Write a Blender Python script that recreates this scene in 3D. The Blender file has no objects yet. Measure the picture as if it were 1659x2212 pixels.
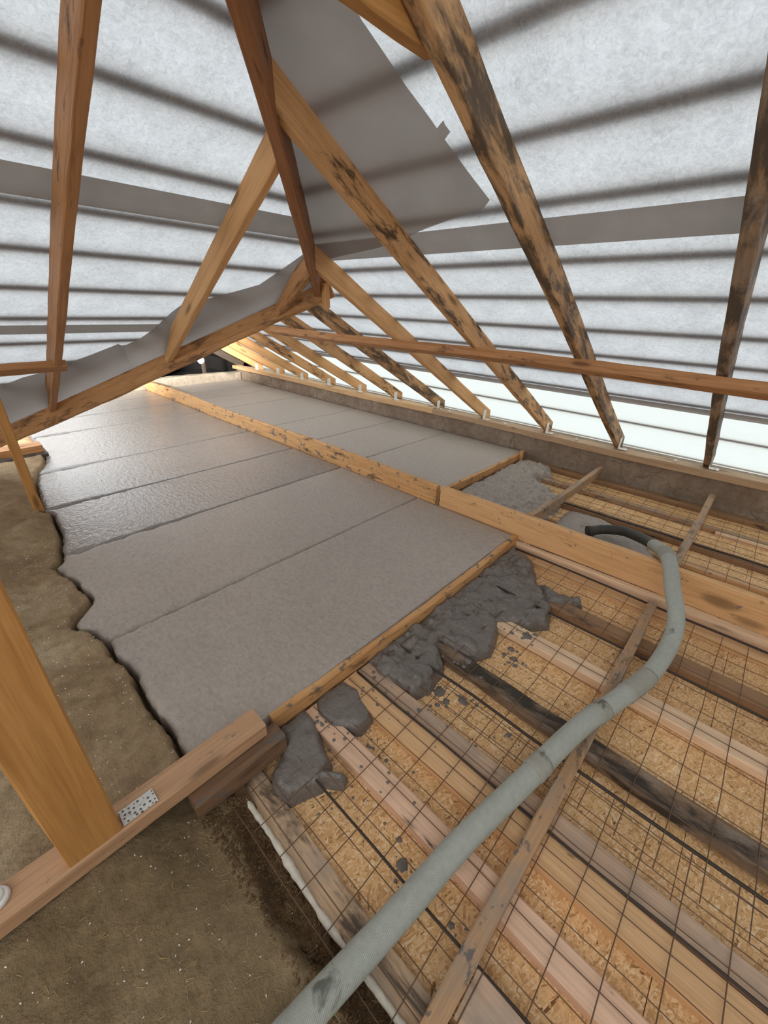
import bpy, bmesh, math, random
import numpy as np
from mathutils import Vector, Matrix

random.seed(7)
RNG = np.random.default_rng(11)
scene = bpy.context.scene
COL = scene.collection

# ------------------------------------------------------------------ camera
def make_camera():
    pitch, roll, yaw = math.radians(27.085), math.radians(1.7215), math.radians(47.444)
    fw = Vector((math.sin(yaw)*math.cos(pitch), math.cos(yaw)*math.cos(pitch), -math.sin(pitch)))
    r = Vector((math.cos(yaw), -math.sin(yaw), 0)); u = r.cross(fw)
    r2 = r*math.cos(roll) + u*math.sin(roll); u2 = -r*math.sin(roll) + u*math.cos(roll)
    cd = bpy.data.cameras.new('camera'); cd.sensor_fit = 'HORIZONTAL'; cd.sensor_width = 36
    cd.lens = 873.82/1659*36; cd.clip_start = .02
    o = bpy.data.objects.new('camera', cd); COL.objects.link(o)
    m = Matrix((r2, u2, -fw)).transposed().to_4x4(); m.translation = (0, 0, 1.5)
    o.matrix_world = m
    scene.camera = o
make_camera()

# ------------------------------------------------------------------ light: overcast daylight plus an added low fill light
world = bpy.data.worlds.new('overcast_sky'); scene.world = world
world.use_nodes = True
bg = world.node_tree.nodes['Background']
bg.inputs[0].default_value = (0.85, 0.935, 1.0, 1)
bg.inputs[1].default_value = 2.25
sd = bpy.data.lights.new('fill_sun', 'SUN'); sd.energy = 26.0; sd.angle = math.radians(8); sd.color = (1.0, .975, .94)
fill_sun = bpy.data.objects.new('fill_sun', sd); COL.objects.link(fill_sun)      # added fill light from behind the viewer, brightens the interior through unseen slopes
fill_sun.rotation_euler = Vector((.68, .70, -.22)).to_track_quat('-Z', 'Y').to_euler()
scene.view_settings.view_transform = 'Standard'
scene.view_settings.look = 'None'
scene.view_settings.gamma = 1
scene.view_settings.use_curve_mapping = False
scene.view_settings.exposure = 0.12
scene.cycles.max_bounces = 12
scene.cycles.diffuse_bounces = 8
scene.cycles.transmission_bounces = 8

# ------------------------------------------------------------------ roof planes (underside of the rafters)
S = .554                     # tan of the roof pitch
CR, CL = 2.71, 3.00          # right slope z = CR - S x ; hip-end slope z = CL - S y
HIP = .52                    # hip line y = x + HIP
VAL = 4.62                   # valley line x + y = VAL
AX, AY = (VAL-HIP)/2, (VAL+HIP)/2
TH = .14                     # vertical rafter depth
PS = .11                     # top of the screed
zR = lambda x: CR - S*x
zL = lambda y: CL - S*y
zF = lambda x: CR - S*(2*AX - x)

# ------------------------------------------------------------------ noise helpers
def vnoise(x, y, seed=0):
    x = np.asarray(x, float); y = np.asarray(y, float)
    xi = np.floor(x).astype(np.int64); yi = np.floor(y).astype(np.int64)
    fx = x-xi; fy = y-yi
    fx = fx*fx*(3-2*fx); fy = fy*fy*(3-2*fy)
    def h(a, b):
        n = (a*374761393 + b*668265263 + seed*974711) & 0x7fffffff
        n = ((n ^ (n >> 13))*1274126177) & 0x7fffffff
        return ((n ^ (n >> 16)) & 0xffff)/65535.0
    return (h(xi, yi)*(1-fx)+h(xi+1, yi)*fx)*(1-fy)+(h(xi, yi+1)*(1-fx)+h(xi+1, yi+1)*fx)*fy
def fbm(x, y, o=4, seed=0):
    s = 0; a = .5
    for i in range(o):
        s = s + a*(vnoise(x, y, seed+i*17)-.5)*2; x = np.asarray(x)*2.03+5.2; y = np.asarray(y)*2.03+1.7; a *= .5
    return s
def sstep(a, b, x):
    t = np.clip((x-a)/(b-a), 0, 1); return t*t*(3-2*t)

# ------------------------------------------------------------------ material helpers
class NT:
    def __init__(s, name):
        s.m = bpy.data.materials.new(name); s.m.use_nodes = True
        s.t = s.m.node_tree; s.t.nodes.clear()
        s.out = s.t.nodes.new('ShaderNodeOutputMaterial')
    def n(s, typ, ins=None, **kw):
        nd = s.t.nodes.new(typ)
        for k, v in kw.items(): setattr(nd, k, v)
        for k, v in (ins or {}).items(): s.set(nd, k, v)
        return nd
    def set(s, nd, k, v):
        i = nd.inputs[k]
        if isinstance(v, bpy.types.NodeSocket): s.t.links.new(v, i)
        elif isinstance(v, bpy.types.Node): s.t.links.new(v.outputs[0], i)
        else:
            if isinstance(v, tuple) and len(v) == 3 and i.type == 'RGBA': v = (*v, 1)
            i.default_value = v
    def coords(s, scale=(1, 1, 1), rot=(0, 0, 0), rnd=True, src='Object'):
        tc = s.n('ShaderNodeTexCoord')
        v = tc.outputs[src]
        if rnd:
            oi = s.n('ShaderNodeObjectInfo')
            mul = s.n('ShaderNodeMath', {0: oi.outputs['Random'], 1: 37.0}, operation='MULTIPLY')
            v = s.n('ShaderNodeVectorMath', {0: v, 1: mul.outputs[0]}, operation='ADD').outputs[0]
        return s.n('ShaderNodeMapping', {'Vector': v, 'Scale': scale, 'Rotation': rot}).outputs[0]
    def noise(s, vec, scale, detail=4, rough=.55, dist=0):
        return s.n('ShaderNodeTexNoise', {'Vector': vec, 'Scale': scale, 'Detail': detail, 'Roughness': rough, 'Distortion': dist}).outputs[0]
    def ramp(s, fac, stops, interp='LINEAR'):
        nd = s.n('ShaderNodeValToRGB', {0: fac}); cr = nd.color_ramp; cr.interpolation = interp
        while len(cr.elements) < len(stops): cr.elements.new(.5)
        for e, (p, c) in zip(cr.elements, stops):
            e.position = p; e.color = (*c, 1) if isinstance(c, tuple) else (c, c, c, 1)
        return nd.outputs[0]
    def mix(s, fac, a, b, mode='MIX'):
        nd = s.n('ShaderNodeMix', data_type='RGBA', blend_type=mode)
        for k, v in ((0, fac), (6, a), (7, b)): s.set(nd, k, v)
        return nd.outputs[2]
    def math(s, op, a, b=0.0):
        return s.n('ShaderNodeMath', {0: a, 1: b}, operation=op).outputs[0]
    def finish(s, color, rough=.6, bump=None, bstr=.3, bdist=.003, spec=.4, metal=0, **ex):
        b = s.n('ShaderNodeBsdfPrincipled', {'Base Color': color, 'Roughness': rough, 'Metallic': metal, 'Specular IOR Level': spec})
        for k, v in ex.items(): s.set(b, k, v)
        if bump is not None:
            bn = s.n('ShaderNodeBump', {'Strength': bstr, 'Distance': bdist, 'Height': bump})
            s.t.links.new(bn.outputs[0], b.inputs['Normal'])
        s.t.links.new(b.outputs[0], s.out.inputs[0]); return s.m

def wood(name, light, dark, mould=0., mouldcol=(.035, .025, .018), rough=.62, grey=0., dirt=0., dirtcol=(.13, .115, .105), kn=(2.2, 9), ks=1.):
    light = (light[0]*1.03, light[1]*.94, light[2]*.88); dark = (dark[0]*1.03, dark[1]*.94, dark[2]*.88)
    t = NT(name)
    c1 = t.coords((1.1, 16, 16)); c2 = t.coords((3, 110, 110)); c3 = t.coords((kn[0], kn[1], kn[1])); sx = t.n('ShaderNodeSeparateXYZ', {0: c3}); c3 = t.n('ShaderNodeCombineXYZ', {0: sx.outputs[0], 1: t.math('ADD', sx.outputs[1], sx.outputs[2])}).outputs[0]; c4 = t.coords((4.5, 16, 16)); c5 = t.coords((6, 9, 9))
    g = t.noise(c1, 2.2, 5, .6, .7)
    col = t.ramp(g, [(.28, dark), (.5, tuple((a*.35+b*.65) for a, b in zip(dark, light))), (.72, light)])
    f = t.noise(c2, 1.5, 3)
    col = t.mix(.35, col, t.ramp(f, [(.3, .45), (.65, 1.0)]), 'MULTIPLY')
    # knots
    v = t.n('ShaderNodeTexVoronoi', {'Vector': c3, 'Scale': 1.0, 'Randomness': 1.0}).outputs['Distance']
    k = t.ramp(v, [(.03*ks, .9), (.10*ks, .75), (.16*ks, .12), (.24*ks, 0.0)])
    col = t.mix(k, col, tuple(x*.38 for x in dark))
    if grey > 0:
        gn = t.ramp(t.noise(c5, 1.3, 4), [(.5-.3*grey, 0.0), (.85-.3*grey, .8)])
        col = t.mix(gn, col, (.27, .235, .20))
    if mould > 0:
        mn = t.noise(c4, .9, 7, .68, .4)
        mm = t.ramp(mn, [(.64-.24*mould, 0.0), (.72-.18*mould, .88)])
        col = t.mix(mm, col, mouldcol)
    if dirt > 0:
        dn = t.ramp(t.noise(t.coords((5, 7, 7)), 2.4, 6, .7), [(.66-.26*dirt, 0.0), (.70-.24*dirt, .9)])
        col = t.mix(dn, col, dirtcol)
    return t.finish(col, rough, f, .25, .002, .3)

def plain(name, col, rough=.5, metal=0., var=.15, scale=30):
    t = NT(name)
    n = t.noise(t.coords(), scale, 4)
    c = t.mix(n, tuple(x*(1-var) for x in col), tuple(min(1, x*(1+var)) for x in col))
    return t.finish(c, rough, n, .15, .002, .4, metal)

def membrane(name, col, trans, fib=.12):
    t = NT(name)
    tc = t.coords(rnd=False)
    n1 = t.noise(tc, 7, 5, .6, .3); n2 = t.noise(tc, 55, 5, .75, 1.2)
    f = t.mix(.5, t.ramp(n1, [(.3, 1-fib*1.2), (.7, 1.0)]), t.ramp(n2, [(.32, 1-fib*2.2), (.68, 1.0)]))
    c = t.mix(1.0, col, f, 'MULTIPLY')
    d = t.n('ShaderNodeBsdfDiffuse', {'Color': c}); tr = t.n('ShaderNodeBsdfTranslucent', {'Color': c})
    mx = t.n('ShaderNodeMixShader', {0: trans, 1: d, 2: tr})
    t.t.links.new(mx.outputs[0], t.out.inputs[0]); return t.m

def osb_mat():
    t = NT('osb_strands')
    tc = t.coords(rnd=False)
    tone = None
    for i, a in enumerate((.3, 1.35, 2.4, .85, 1.95, 2.9)):
        w = t.noise(tc, 9+i, 2)
        rot = t.n('ShaderNodeMapping', {'Vector': tc, 'Rotation': (0, 0, a), 'Location': (i*3.1, i*1.7, 0)}).outputs[0]
        rot = t.n('ShaderNodeMapping', {'Vector': rot, 'Scale': (20+3*i, 170-9*i, 1)}).outputs[0]
        wv = t.n('ShaderNodeVectorMath', {0: rot, 1: t.n('ShaderNodeVectorMath', {0: t.n('ShaderNodeCombineXYZ', {0: w, 1: w}).outputs[0], 1: (2.2, 6.0, 0)}, operation='MULTIPLY').outputs[0]}, operation='ADD').outputs[0]
        v = t.n('ShaderNodeTexVoronoi', {'Vector': wv, 'Scale': 1.0})
        lay = t.n('ShaderNodeSeparateColor', {0: v.outputs['Color']}).outputs[0]
        if tone is None: tone = lay
        else:
            mk = t.noise(t.n('ShaderNodeMapping', {'Vector': tc, 'Rotation': (0, 0, a+.2), 'Location': (i*2.3, i*5.1, 0)}).outputs[0], 30+4*i, 3, .6)
            tone = t.mix(t.ramp(mk, [(.55, 0.0), (.58, 1.0)]), tone, lay)
    col = t.ramp(tone, [(0, (.20, .09, .032)), (.04, (.57, .305, .12)), (.4, (.76, .445, .20)), (.8, (.88, .57, .29)), (1, (.95, .71, .44))])
    big = t.ramp(t.noise(tc, 2.2, 3), [(.3, .82), (.7, 1.05)])
    col = t.mix(1.0, col, big, 'MULTIPLY')
    dn = t.ramp(t.noise(tc, 26, 3, .7), [(.70, 0.0), (.76, .75)])
    col = t.mix(dn, col, (.10, .065, .035))
    return t.finish(col, .6, tone, .35, .002, .3)

def screed_mat(name, col, rough, bstr, bscale, bd=.010, spec=.5):
    t = NT(name); tc = t.coords(rnd=False)
    n1 = t.noise(tc, 1.3, 4); n2 = t.noise(tc, 55, 4, .6); n3 = t.noise(t.coords((1, .55, 1), rnd=False), bscale, 3, .55, .5)
    c = t.mix(n1, tuple(x*.84 for x in col), tuple(x*1.13 for x in col))
    c = t.mix(.35, c, t.ramp(n2, [(.3, .6), (.6, 1.0)]), 'MULTIPLY')
    c = t.mix(.28, c, t.ramp(n3, [(.36, .66), (.52, 1.0), (.66, 1.12)]), 'MULTIPLY')  # relief shading painted into the colour: bump hollows darker, crests lighter
    pit = t.ramp(t.noise(tc, 85, 2), [(.71, 0.0), (.75, .6)])
    c = t.mix(pit, c, (.05, .04, .035))
    h = t.mix(.35, n3, n2)
    r = t.ramp(n1, [(.3, rough*.85), (.7, rough*1.2)])
    return t.finish(c, r, h, bstr, bd, spec)

def clay_mat(name, c0, c1, c2, crack=0., bs=.7):
    t = NT(name); tc = t.coords(rnd=False)
    n1 = t.noise(tc, 2.6, 6, .62); n2 = t.noise(tc, 22, 6, .7); n3 = t.noise(tc, 90, 4, .7)
    c = t.ramp(n1, [(.3, c0), (.52, c1), (.72, c2)])
    c = t.mix(.55, c, t.ramp(n2, [(.3, .45), (.62, 1.0)]), 'MULTIPLY')
    h = t.mix(.4, n2, n3)
    if crack:
        w = t.n('ShaderNodeVectorMath', {0: tc, 1: t.n('ShaderNodeVectorMath', {0: t.n('ShaderNodeTexNoise', {'Vector': tc, 'Scale': 9.0}).outputs['Color'], 1: (.12, .12, .12)}, operation='MULTIPLY').outputs[0]}, operation='ADD').outputs[0]
        v = t.n('ShaderNodeTexVoronoi', {'Vector': w, 'Scale': 5.0}, feature='DISTANCE_TO_EDGE').outputs['Distance']
        m = t.ramp(v, [(.0, crack), (.03, 0.0)])
        m = t.math('MULTIPLY', m, t.ramp(n1, [(.42, 0.0), (.56, 1.0)]))
        c = t.mix(m, c, tuple(x*.3 for x in c0))
    return t.finish(c, .9, h, bs, .03, .15)

M = {}
M['fresh'] = wood('fresh_pine', (.76, .47, .225), (.60, .335, .135))
M['fresh_mould'] = wood('stained_pine', (.74, .46, .225), (.54, .30, .12), .52)
M['mould'] = wood('mouldy_pine', (.62, .39, .195), (.42, .24, .105), .85, (.06, .043, .03))
M['greymould'] = wood('grey_mouldy_pine', (.44, .295, .17), (.27, .17, .09), .95, (.07, .055, .042), grey=.5)
M['brown'] = wood('brown_rafter_pine', (.54, .29, .13), (.33, .155, .062), .25)
M['hip'] = wood('dark_red_pine', (.40, .195, .085), (.23, .10, .042), .2)
M['valley'] = wood('valley_pine', (.60, .345, .155), (.40, .205, .08), .45, (.13, .06, .028))
M['orange'] = wood('orange_pine', (.56, .30, .10), (.43, .21, .06))
M['pink'] = wood('pink_planed_pine', (.80, .58, .43), (.68, .46, .32), .10)
M['tan'] = wood('tan_planed_pine', (.74, .50, .28), (.60, .38, .19), .10)
M['greyplank'] = wood('greyed_pine', (.60, .45, .33), (.46, .33, .235), .12, grey=.22)
M['pale'] = wood('pale_pine', (.84, .65, .46), (.72, .53, .35), .08)
M['brownbat'] = wood('brown_batten_pine', (.36, .23, .13), (.24, .145, .08), .3)
M['rotten'] = wood('rotten_black_wood', (.27, .19, .125), (.10, .068, .045), .8, (.022, .017, .013), grey=.15)
M['old'] = wood('weathered_old_wood', (.66, .50, .34), (.42, .30, .185), .66, (.07, .052, .04), grey=.12)
M['lath'] = wood('dirty_lath_wood', (.52, .345, .20), (.37, .235, .13), .2, grey=.3, dirt=.35)
M['form'] = wood('muddy_form_board', (.70, .42, .19), (.50, .27, .105), .25, dirt=.34)
M['divide'] = wood('divider_pine', (.77, .49, .245), (.60, .345, .15), .08, dirt=.10, kn=(2.0, 5), ks=1.25)
M['plate'] = wood('wall_plate_pine', (.46, .33, .21), (.35, .24, .145), .12)
M['platefar'] = wood('fresh_plate_pine', (.64, .44, .24), (.50, .32, .16), .1)
M['sill'] = wood('sill_pine', (.55, .36, .22), (.43, .265, .15), .15, dirt=.25, dirtcol=(.20, .16, .12))
M['darksill'] = wood('dark_beam_wood', (.25, .155, .095), (.14, .085, .05), .4, dirt=.3)
M['osb'] = osb_mat()
M['memR'] = membrane('white_roof_membrane', (.505, .495, .485), .76, .25)
M['memE'] = membrane('bright_eave_membrane', (.53, .525, .48), .86, .05)
M['memG'] = membrane('grey_double_membrane', (.42, .38, .35), .40, .03)
M['memV'] = membrane('grey_valley_membrane', (.40, .37, .35), .35, .04)
M['screedL'] = screed_mat('wet_screed', (.275, .245, .22), .10, 1.0, 36, .013, 1.0)
M['screedM'] = screed_mat('drying_screed', (.42, .36, .31), .38, .9, 48, .007)
M['screedR'] = screed_mat('smooth_screed', (.44, .375, .325), .55, .7, 60, .006)
M['mud'] = screed_mat('fresh_wet_concrete', (.185, .158, .138), .33, 1.0, 30, .016)
M['mudR'] = screed_mat('fresh_grey_concrete', (.37, .315, .27), .45, 1.0, 34, .014)
M['clay'] = clay_mat('trampled_clay', (.26, .165, .085), (.44, .31, .18), (.55, .42, .27), 0, 1.0)
M['clayfg'] = clay_mat('dark_clay', (.19, .13, .065), (.30, .215, .12), (.38, .285, .17), 0, 1.0)
M['claywall'] = clay_mat('mud_wall', (.28, .20, .14), (.41, .31, .23), (.50, .395, .305), .55, 1.0)
M['curb'] = clay_mat('pale_clay_curb', (.34, .28, .21), (.46, .39, .30), (.52, .45, .36))
M['soil'] = clay_mat('crumbly_soil', (.085, .05, .026), (.19, .115, .058), (.31, .20, .105), 0, 1.0)
M['dark'] = clay_mat('shade_black_brick', (.003, .0025, .002), (.0045, .0035, .003), (.0065, .005, .004))  # near-black colour stands in for the unlit darkness of the far attic
M['darkwood'] = wood('dark_brown_wood', (.07, .055, .042), (.04, .032, .025))  # evenly dark brown wood for gable timbers, bearer and underlay
M['steel'] = plain('rusty_wire', (.15, .085, .048), .6, .2)
M['rod'] = plain('dark_rebar', (.05, .036, .028), .55, .4)
M['zinc'] = plain('galvanised_steel', (.72, .70, .66), .4, .35)
M['straw'] = plain('dry_straw', (.40, .27, .125), .7)
M['speck'] = plain('white_speck', (.85, .83, .78), .5)
M['white'] = plain('white_plastic', (.86, .86, .84), .35, 0, .04)
M['foam'] = plain('white_foam_bead', (.66, .60, .50), .75, 0, .3, 45)
M['rubber'] = plain('muddy_rubber', (.05, .045, .038), .55, 0, .5, 14)

def nailplate_mat():
    t = NT('perforated_zinc_plate'); tc = t.coords(rnd=False)
    v = t.n('ShaderNodeTexVoronoi', {'Vector': tc, 'Scale': 78.0, 'Randomness': .55}).outputs['Distance']
    hole = t.ramp(v, [(.24, 1.0), (.32, 0.0)])
    n = t.noise(tc, 60, 4)
    c = t.mix(hole, t.mix(n, (.5, .48, .45), (.78, .77, .74)), (.13, .10, .08))
    return t.finish(c, .4, n, .2, .001, .4, .2)
M['nailplate'] = nailplate_mat()

def hose_mat(name, c0, c1, rib, stain):
    t = NT(name); uv = t.n('ShaderNodeTexCoord').outputs['UV']
    rm = t.n('ShaderNodeMapping', {'Vector': uv, 'Scale': (1, 1, 1)}).outputs[0]
    wv = t.n('ShaderNodeTexWave', {'Vector': rm, 'Scale': rib, 'Distortion': 2.5, 'Detail': 2.0, 'Detail Scale': 6.0}, bands_direction='X').outputs[0]
    oc = t.coords(rnd=False)
    n1 = t.noise(oc, 6, 5, .65); n2 = t.noise(oc, 60, 4, .7)
    c = t.mix(n1, c0, c1)
    c = t.mix(.3, c, t.ramp(n2, [(.3, .6), (.6, 1.0)]), 'MULTIPLY')
    s = t.ramp(t.noise(t.coords((1, 1, 1), (0, 0, .5), rnd=False), 10, 5, .6, .5), [(.68-stain, 0.0), (.74-stain, .85)])
    c = t.mix(s, c, (.11, .11, .09))
    h = t.mix(.3, wv, n2)
    return t.finish(c, .75, h, .5, .0025, .2)
M['hose'] = hose_mat('grey_woven_hose', (.37, .385, .34), (.49, .505, .455), 75, .03)
M['tape'] = hose_mat('frayed_wrap', (.30, .29, .245), (.46, .44, .38), 60, .05)

# ------------------------------------------------------------------ object helpers
def finish_obj(name, verts, faces, mat, parent=None, smooth=False):
    me = bpy.data.meshes.new(name); me.from_pydata([tuple(map(float, v)) for v in verts], [], [tuple(map(int, f)) for f in faces]); me.update()
    return link(name, me, mat, parent, smooth)
def link(name, me, mat, parent=None, smooth=False):
    o = bpy.data.objects.new(name, me); COL.objects.link(o)
    if mat is not None and not me.materials: me.materials.append(M[mat] if isinstance(mat, str) else mat)
    if smooth:
        me.polygons.foreach_set('use_smooth', [True]*len(me.polygons))
    if parent: o.parent = parent
    return o
def tag(o, label, cat, group=None, kind=None):
    o['label'] = label; o['category'] = cat
    if group: o['group'] = group
    if kind: o['kind'] = kind
    return o
def empty(name, loc):
    o = bpy.data.objects.new(name, None); COL.objects.link(o); o.location = loc; o.empty_display_size = .05
    return o
def adopt(child, parent):
    """parent keeping the child's world placement (parents here are translated or frame-aligned)"""
    pm = world_of(parent)
    mw = world_of(child)
    child.parent = parent; child.matrix_parent_inverse = Matrix.Identity(4); child.matrix_basis = pm.inverted() @ mw
def world_of(o):
    m = o.matrix_basis.copy()
    if o.parent: m = world_of(o.parent) @ o.matrix_parent_inverse @ m
    return m

def beam(name, p0, p1, w, h, mat, up=(0, 0, 1), cuts=(), jit=.0015, ch=.004, parent=None, rough_end=0., taper=1., nseg=None):
    """timber with a chamfered section swept from p0 to p1 (section centre line); local x along the length"""
    p0 = Vector(p0); p1 = Vector(p1); d = p1-p0; L = d.length; d.normalize()
    y = Vector(up).cross(d).normalized(); z = d.cross(y)
    rot = Matrix((d, y, z)).transposed().to_4x4(); rot.translation = p0
    n = nseg or max(2, int(L/.12))
    prof = []
    a, b = w/2, h/2
    for sy, sz, o1 in ((1, 1, 0), (-1, 1, 1), (-1, -1, 0), (1, -1, 1)):
        q = [(sy*(a-ch), sz*b), (sy*a, sz*(b-ch))]
        if (sy, sz) in ((1, 1), (-1, -1)): q = [q[1], q[0]]
        prof += q
    bm = bmesh.new(); rows = []
    sd = random.randint(0, 999)
    for i in range(n+1):
        f = i/n; x = L*f; r = []
        wx = jit*3*math.sin(x*2.1+sd); wz = jit*3*math.sin(x*1.7+sd*1.3)
        tp = 1+(taper-1)*f
        for (py, pz) in prof:
            r.append(bm.verts.new((x + (random.uniform(-1, 1)*rough_end if i in (0, n) else 0), py*tp+wx+random.uniform(-jit, jit), pz*tp+wz+random.uniform(-jit, jit))))
        rows.append(r)
    for i in range(n):
        for k in range(8):
            bm.faces.new((rows[i][k], rows[i][(k+1) % 8], rows[i+1][(k+1) % 8], rows[i+1][k]))
    bm.faces.new(list(reversed(rows[0]))); bm.faces.new(rows[-1])
    bmesh.ops.recalc_face_normals(bm, faces=bm.faces[:])
    inv = rot.inverted()
    for (co, no) in cuts:                       # remove the side the normal points to
        lco = inv @ Vector(co); lno = (inv.to_3x3() @ Vector(no)).normalized()
        g = bmesh.ops.bisect_plane(bm, geom=bm.verts[:]+bm.edges[:]+bm.faces[:], plane_co=lco, plane_no=lno, clear_outer=True, dist=1e-5)
        ed = [e for e in g['geom_cut'] if isinstance(e, bmesh.types.BMEdge)]
        try: bmesh.ops.holes_fill(bm, edges=ed)
        except Exception: pass
    me = bpy.data.meshes.new(name); bm.to_mesh(me); bm.free()
    o = link(name, me, mat); o.matrix_basis = rot
    if parent: adopt(o, parent)
    return o
def box(name, lo, hi, mat, axis=1, **k):
    """axis-aligned timber; axis 0 or 1 is the length"""
    lo = Vector(lo); hi = Vector(hi); c = (lo+hi)/2
    if axis == 0: return beam(name, (lo.x, c.y, c.z), (hi.x, c.y, c.z), hi.y-lo.y, hi.z-lo.z, mat, **k)
    if axis == 1: return beam(name, (c.x, lo.y, c.z), (c.x, hi.y, c.z), hi.x-lo.x, hi.z-lo.z, mat, **k)
    return beam(name, (c.x, c.y, lo.z), (c.x, c.y, hi.z), hi.y-lo.y, hi.x-lo.x, mat, up=(1, 0, 0), **k)

def slab(name, poly, zf, mat, thick=0., parent=None):
    """planar polygon in plan lifted onto a slope zf(x, y)"""
    v = [(x, y, zf(x, y)) for x, y in poly]; n = len(v)
    if thick:
        v += [(x, y, z-thick) for x, y, z in v]
        f = [list(range(n)), list(reversed(range(n, 2*n)))]+[(i, (i+1) % n, n+(i+1) % n, n+i) for i in range(n)]
        f = [tuple(reversed(q)) for q in f]
    else: f = [list(range(n))]
    return finish_obj(name, v, f, mat, parent)

def grid_mesh(name, X, Y, Z, mask, mat, parent=None, smooth=True):
    """height field from 2-d arrays; only cells whose four corners are in mask"""
    h, w = X.shape; idx = -np.ones((h, w), int)
    m = mask[:-1, :-1] & mask[1:, :-1] & mask[:-1, 1:] & mask[1:, 1:]
    used = np.zeros((h, w), bool)
    used[:-1, :-1] |= m; used[1:, :-1] |= m; used[:-1, 1:] |= m; used[1:, 1:] |= m
    idx[used] = np.arange(used.sum())
    V = np.stack([X[used], Y[used], Z[used]], 1)
    a, b, c, d = idx[:-1, :-1][m], idx[:-1, 1:][m], idx[1:, 1:][m], idx[1:, :-1][m]
    return finish_obj(name, V.tolist(), np.stack([a, b, c, d], 1).tolist(), mat, parent, smooth)

def poly_dist(px, py, poly):
    """signed distance, positive inside"""
    P = np.array(poly); n = len(P); d = np.full(px.shape, 1e9); ins = np.zeros(px.shape, bool)
    for i in range(n):
        a = P[i]; b = P[(i+1) % n]; e = b-a
        t = np.clip(((px-a[0])*e[0]+(py-a[1])*e[1])/(e@e+1e-12), 0, 1)
        d = np.minimum(d, np.hypot(px-a[0]-t*e[0], py-a[1]-t*e[1]))
        c = ((a[1] > py) != (b[1] > py)) & (px < (b[0]-a[0])*(py-a[1])/(b[1]-a[1]+1e-12)+a[0])
        ins ^= c
    return np.where(ins, d, -d)

def smooth_path(pts, step=.02):
    pts = [Vector(p) for p in pts]; out = []
    P = [pts[0]*2-pts[1]]+pts+[pts[-1]*2-pts[-2]]
    for i in range(1, len(P)-2):
        a, b, c, d = P[i-1:i+3]; n = max(2, int((c-b).length/step))
        for k in range(n):
            t = k/n
            out.append(.5*((2*b)+(c-a)*t+(2*a-5*b+4*c-d)*t*t+(3*b-a-3*c+d)*t**3))
    out.append(pts[-1]); return out
def tube(name, path, rad, mat, seg=20, parent=None, jit=0., cap=True):
    """swept tube with UV (u = metres along, v = turns around); rad a number or f(s)"""
    path = [Vector(p) for p in path]; V = []; UV = []; F = []
    up = Vector((0, 0, 1)); s = 0; n = len(path)
    for i, p in enumerate(path):
        t = (path[min(i+1, n-1)]-path[max(i-1, 0)]).normalized()
        x = up.cross(t)
        x = (x if x.length > 1e-3 else Vector((1, 0, 0)).cross(t)).normalized(); y = t.cross(x)
        if i: s += (p-path[i-1]).length
        r = rad(s) if callable(rad) else rad
        for k in range(seg):
            a = 2*math.pi*k/seg; rr = r*(1+random.uniform(-jit, jit))
            V.append(p+x*math.cos(a)*rr+y*math.sin(a)*rr); UV.append((s, k/seg))
    for i in range(n-1):
        for k in range(seg): F.append((i*seg+k, i*seg+(k+1) % seg, (i+1)*seg+(k+1) % seg, (i+1)*seg+k))
    if cap:
        F.append(tuple(reversed(range(seg)))); F.append(tuple(range((n-1)*seg, n*seg)))
    o = finish_obj(name, V, F, mat, None, True)
    uvl = o.data.uv_layers.new(name='UVMap'); li = [0]*len(o.data.loops); o.data.loops.foreach_get('vertex_index', li)
    uvl.data.foreach_set('uv', [c for i in li for c in UV[i]])
    if parent: adopt(o, parent)
    return o

# ------------------------------------------------------------------ the setting: ceiling membranes
def struct(o, label, cat):
    return tag(o, label, cat, kind='structure')
mR = lambda x, y: zR(x)+TH
mL = lambda x, y: zL(y)+TH
mF = lambda x, y: zF(x)+TH
mW = lambda x, y: CR+S*(x+2)+TH
RX = -1.0                       # main ridge
YB = -5.5
EV = 3.50                       # lower edge of the white sheet on the right slope
right = slab('ceiling', [(RX, YB), (EV, YB), (EV, 8.0), (AX, 8.0), (AX, AY), (RX, RX+HIP)], mR, 'memR')
struct(right, 'white translucent membrane stretched over the right roof slope', 'ceiling')
eave = slab('ceiling', [(EV, YB), (5.2, YB), (5.2, 8.0), (EV, 8.0)], mR, 'memE')
struct(eave, 'bright translucent membrane strip along the eave above the wall plate', 'ceiling')
tv = 2.9
left = slab('ceiling', [(RX, RX+HIP), (AX, AY), (AX-tv, AY+tv), (-6.4, AY+tv), (-6.9, 5.42)], mL, 'memR')
struct(left, 'white translucent membrane over the left hip end slope', 'ceiling')
west = slab('ceiling', [(RX, YB), (RX, RX+HIP), (-6.9, 5.42), (-7.2, YB)], mW, 'memR')
struct(west, 'white membrane over the slope behind the viewer', 'ceiling')

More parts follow.
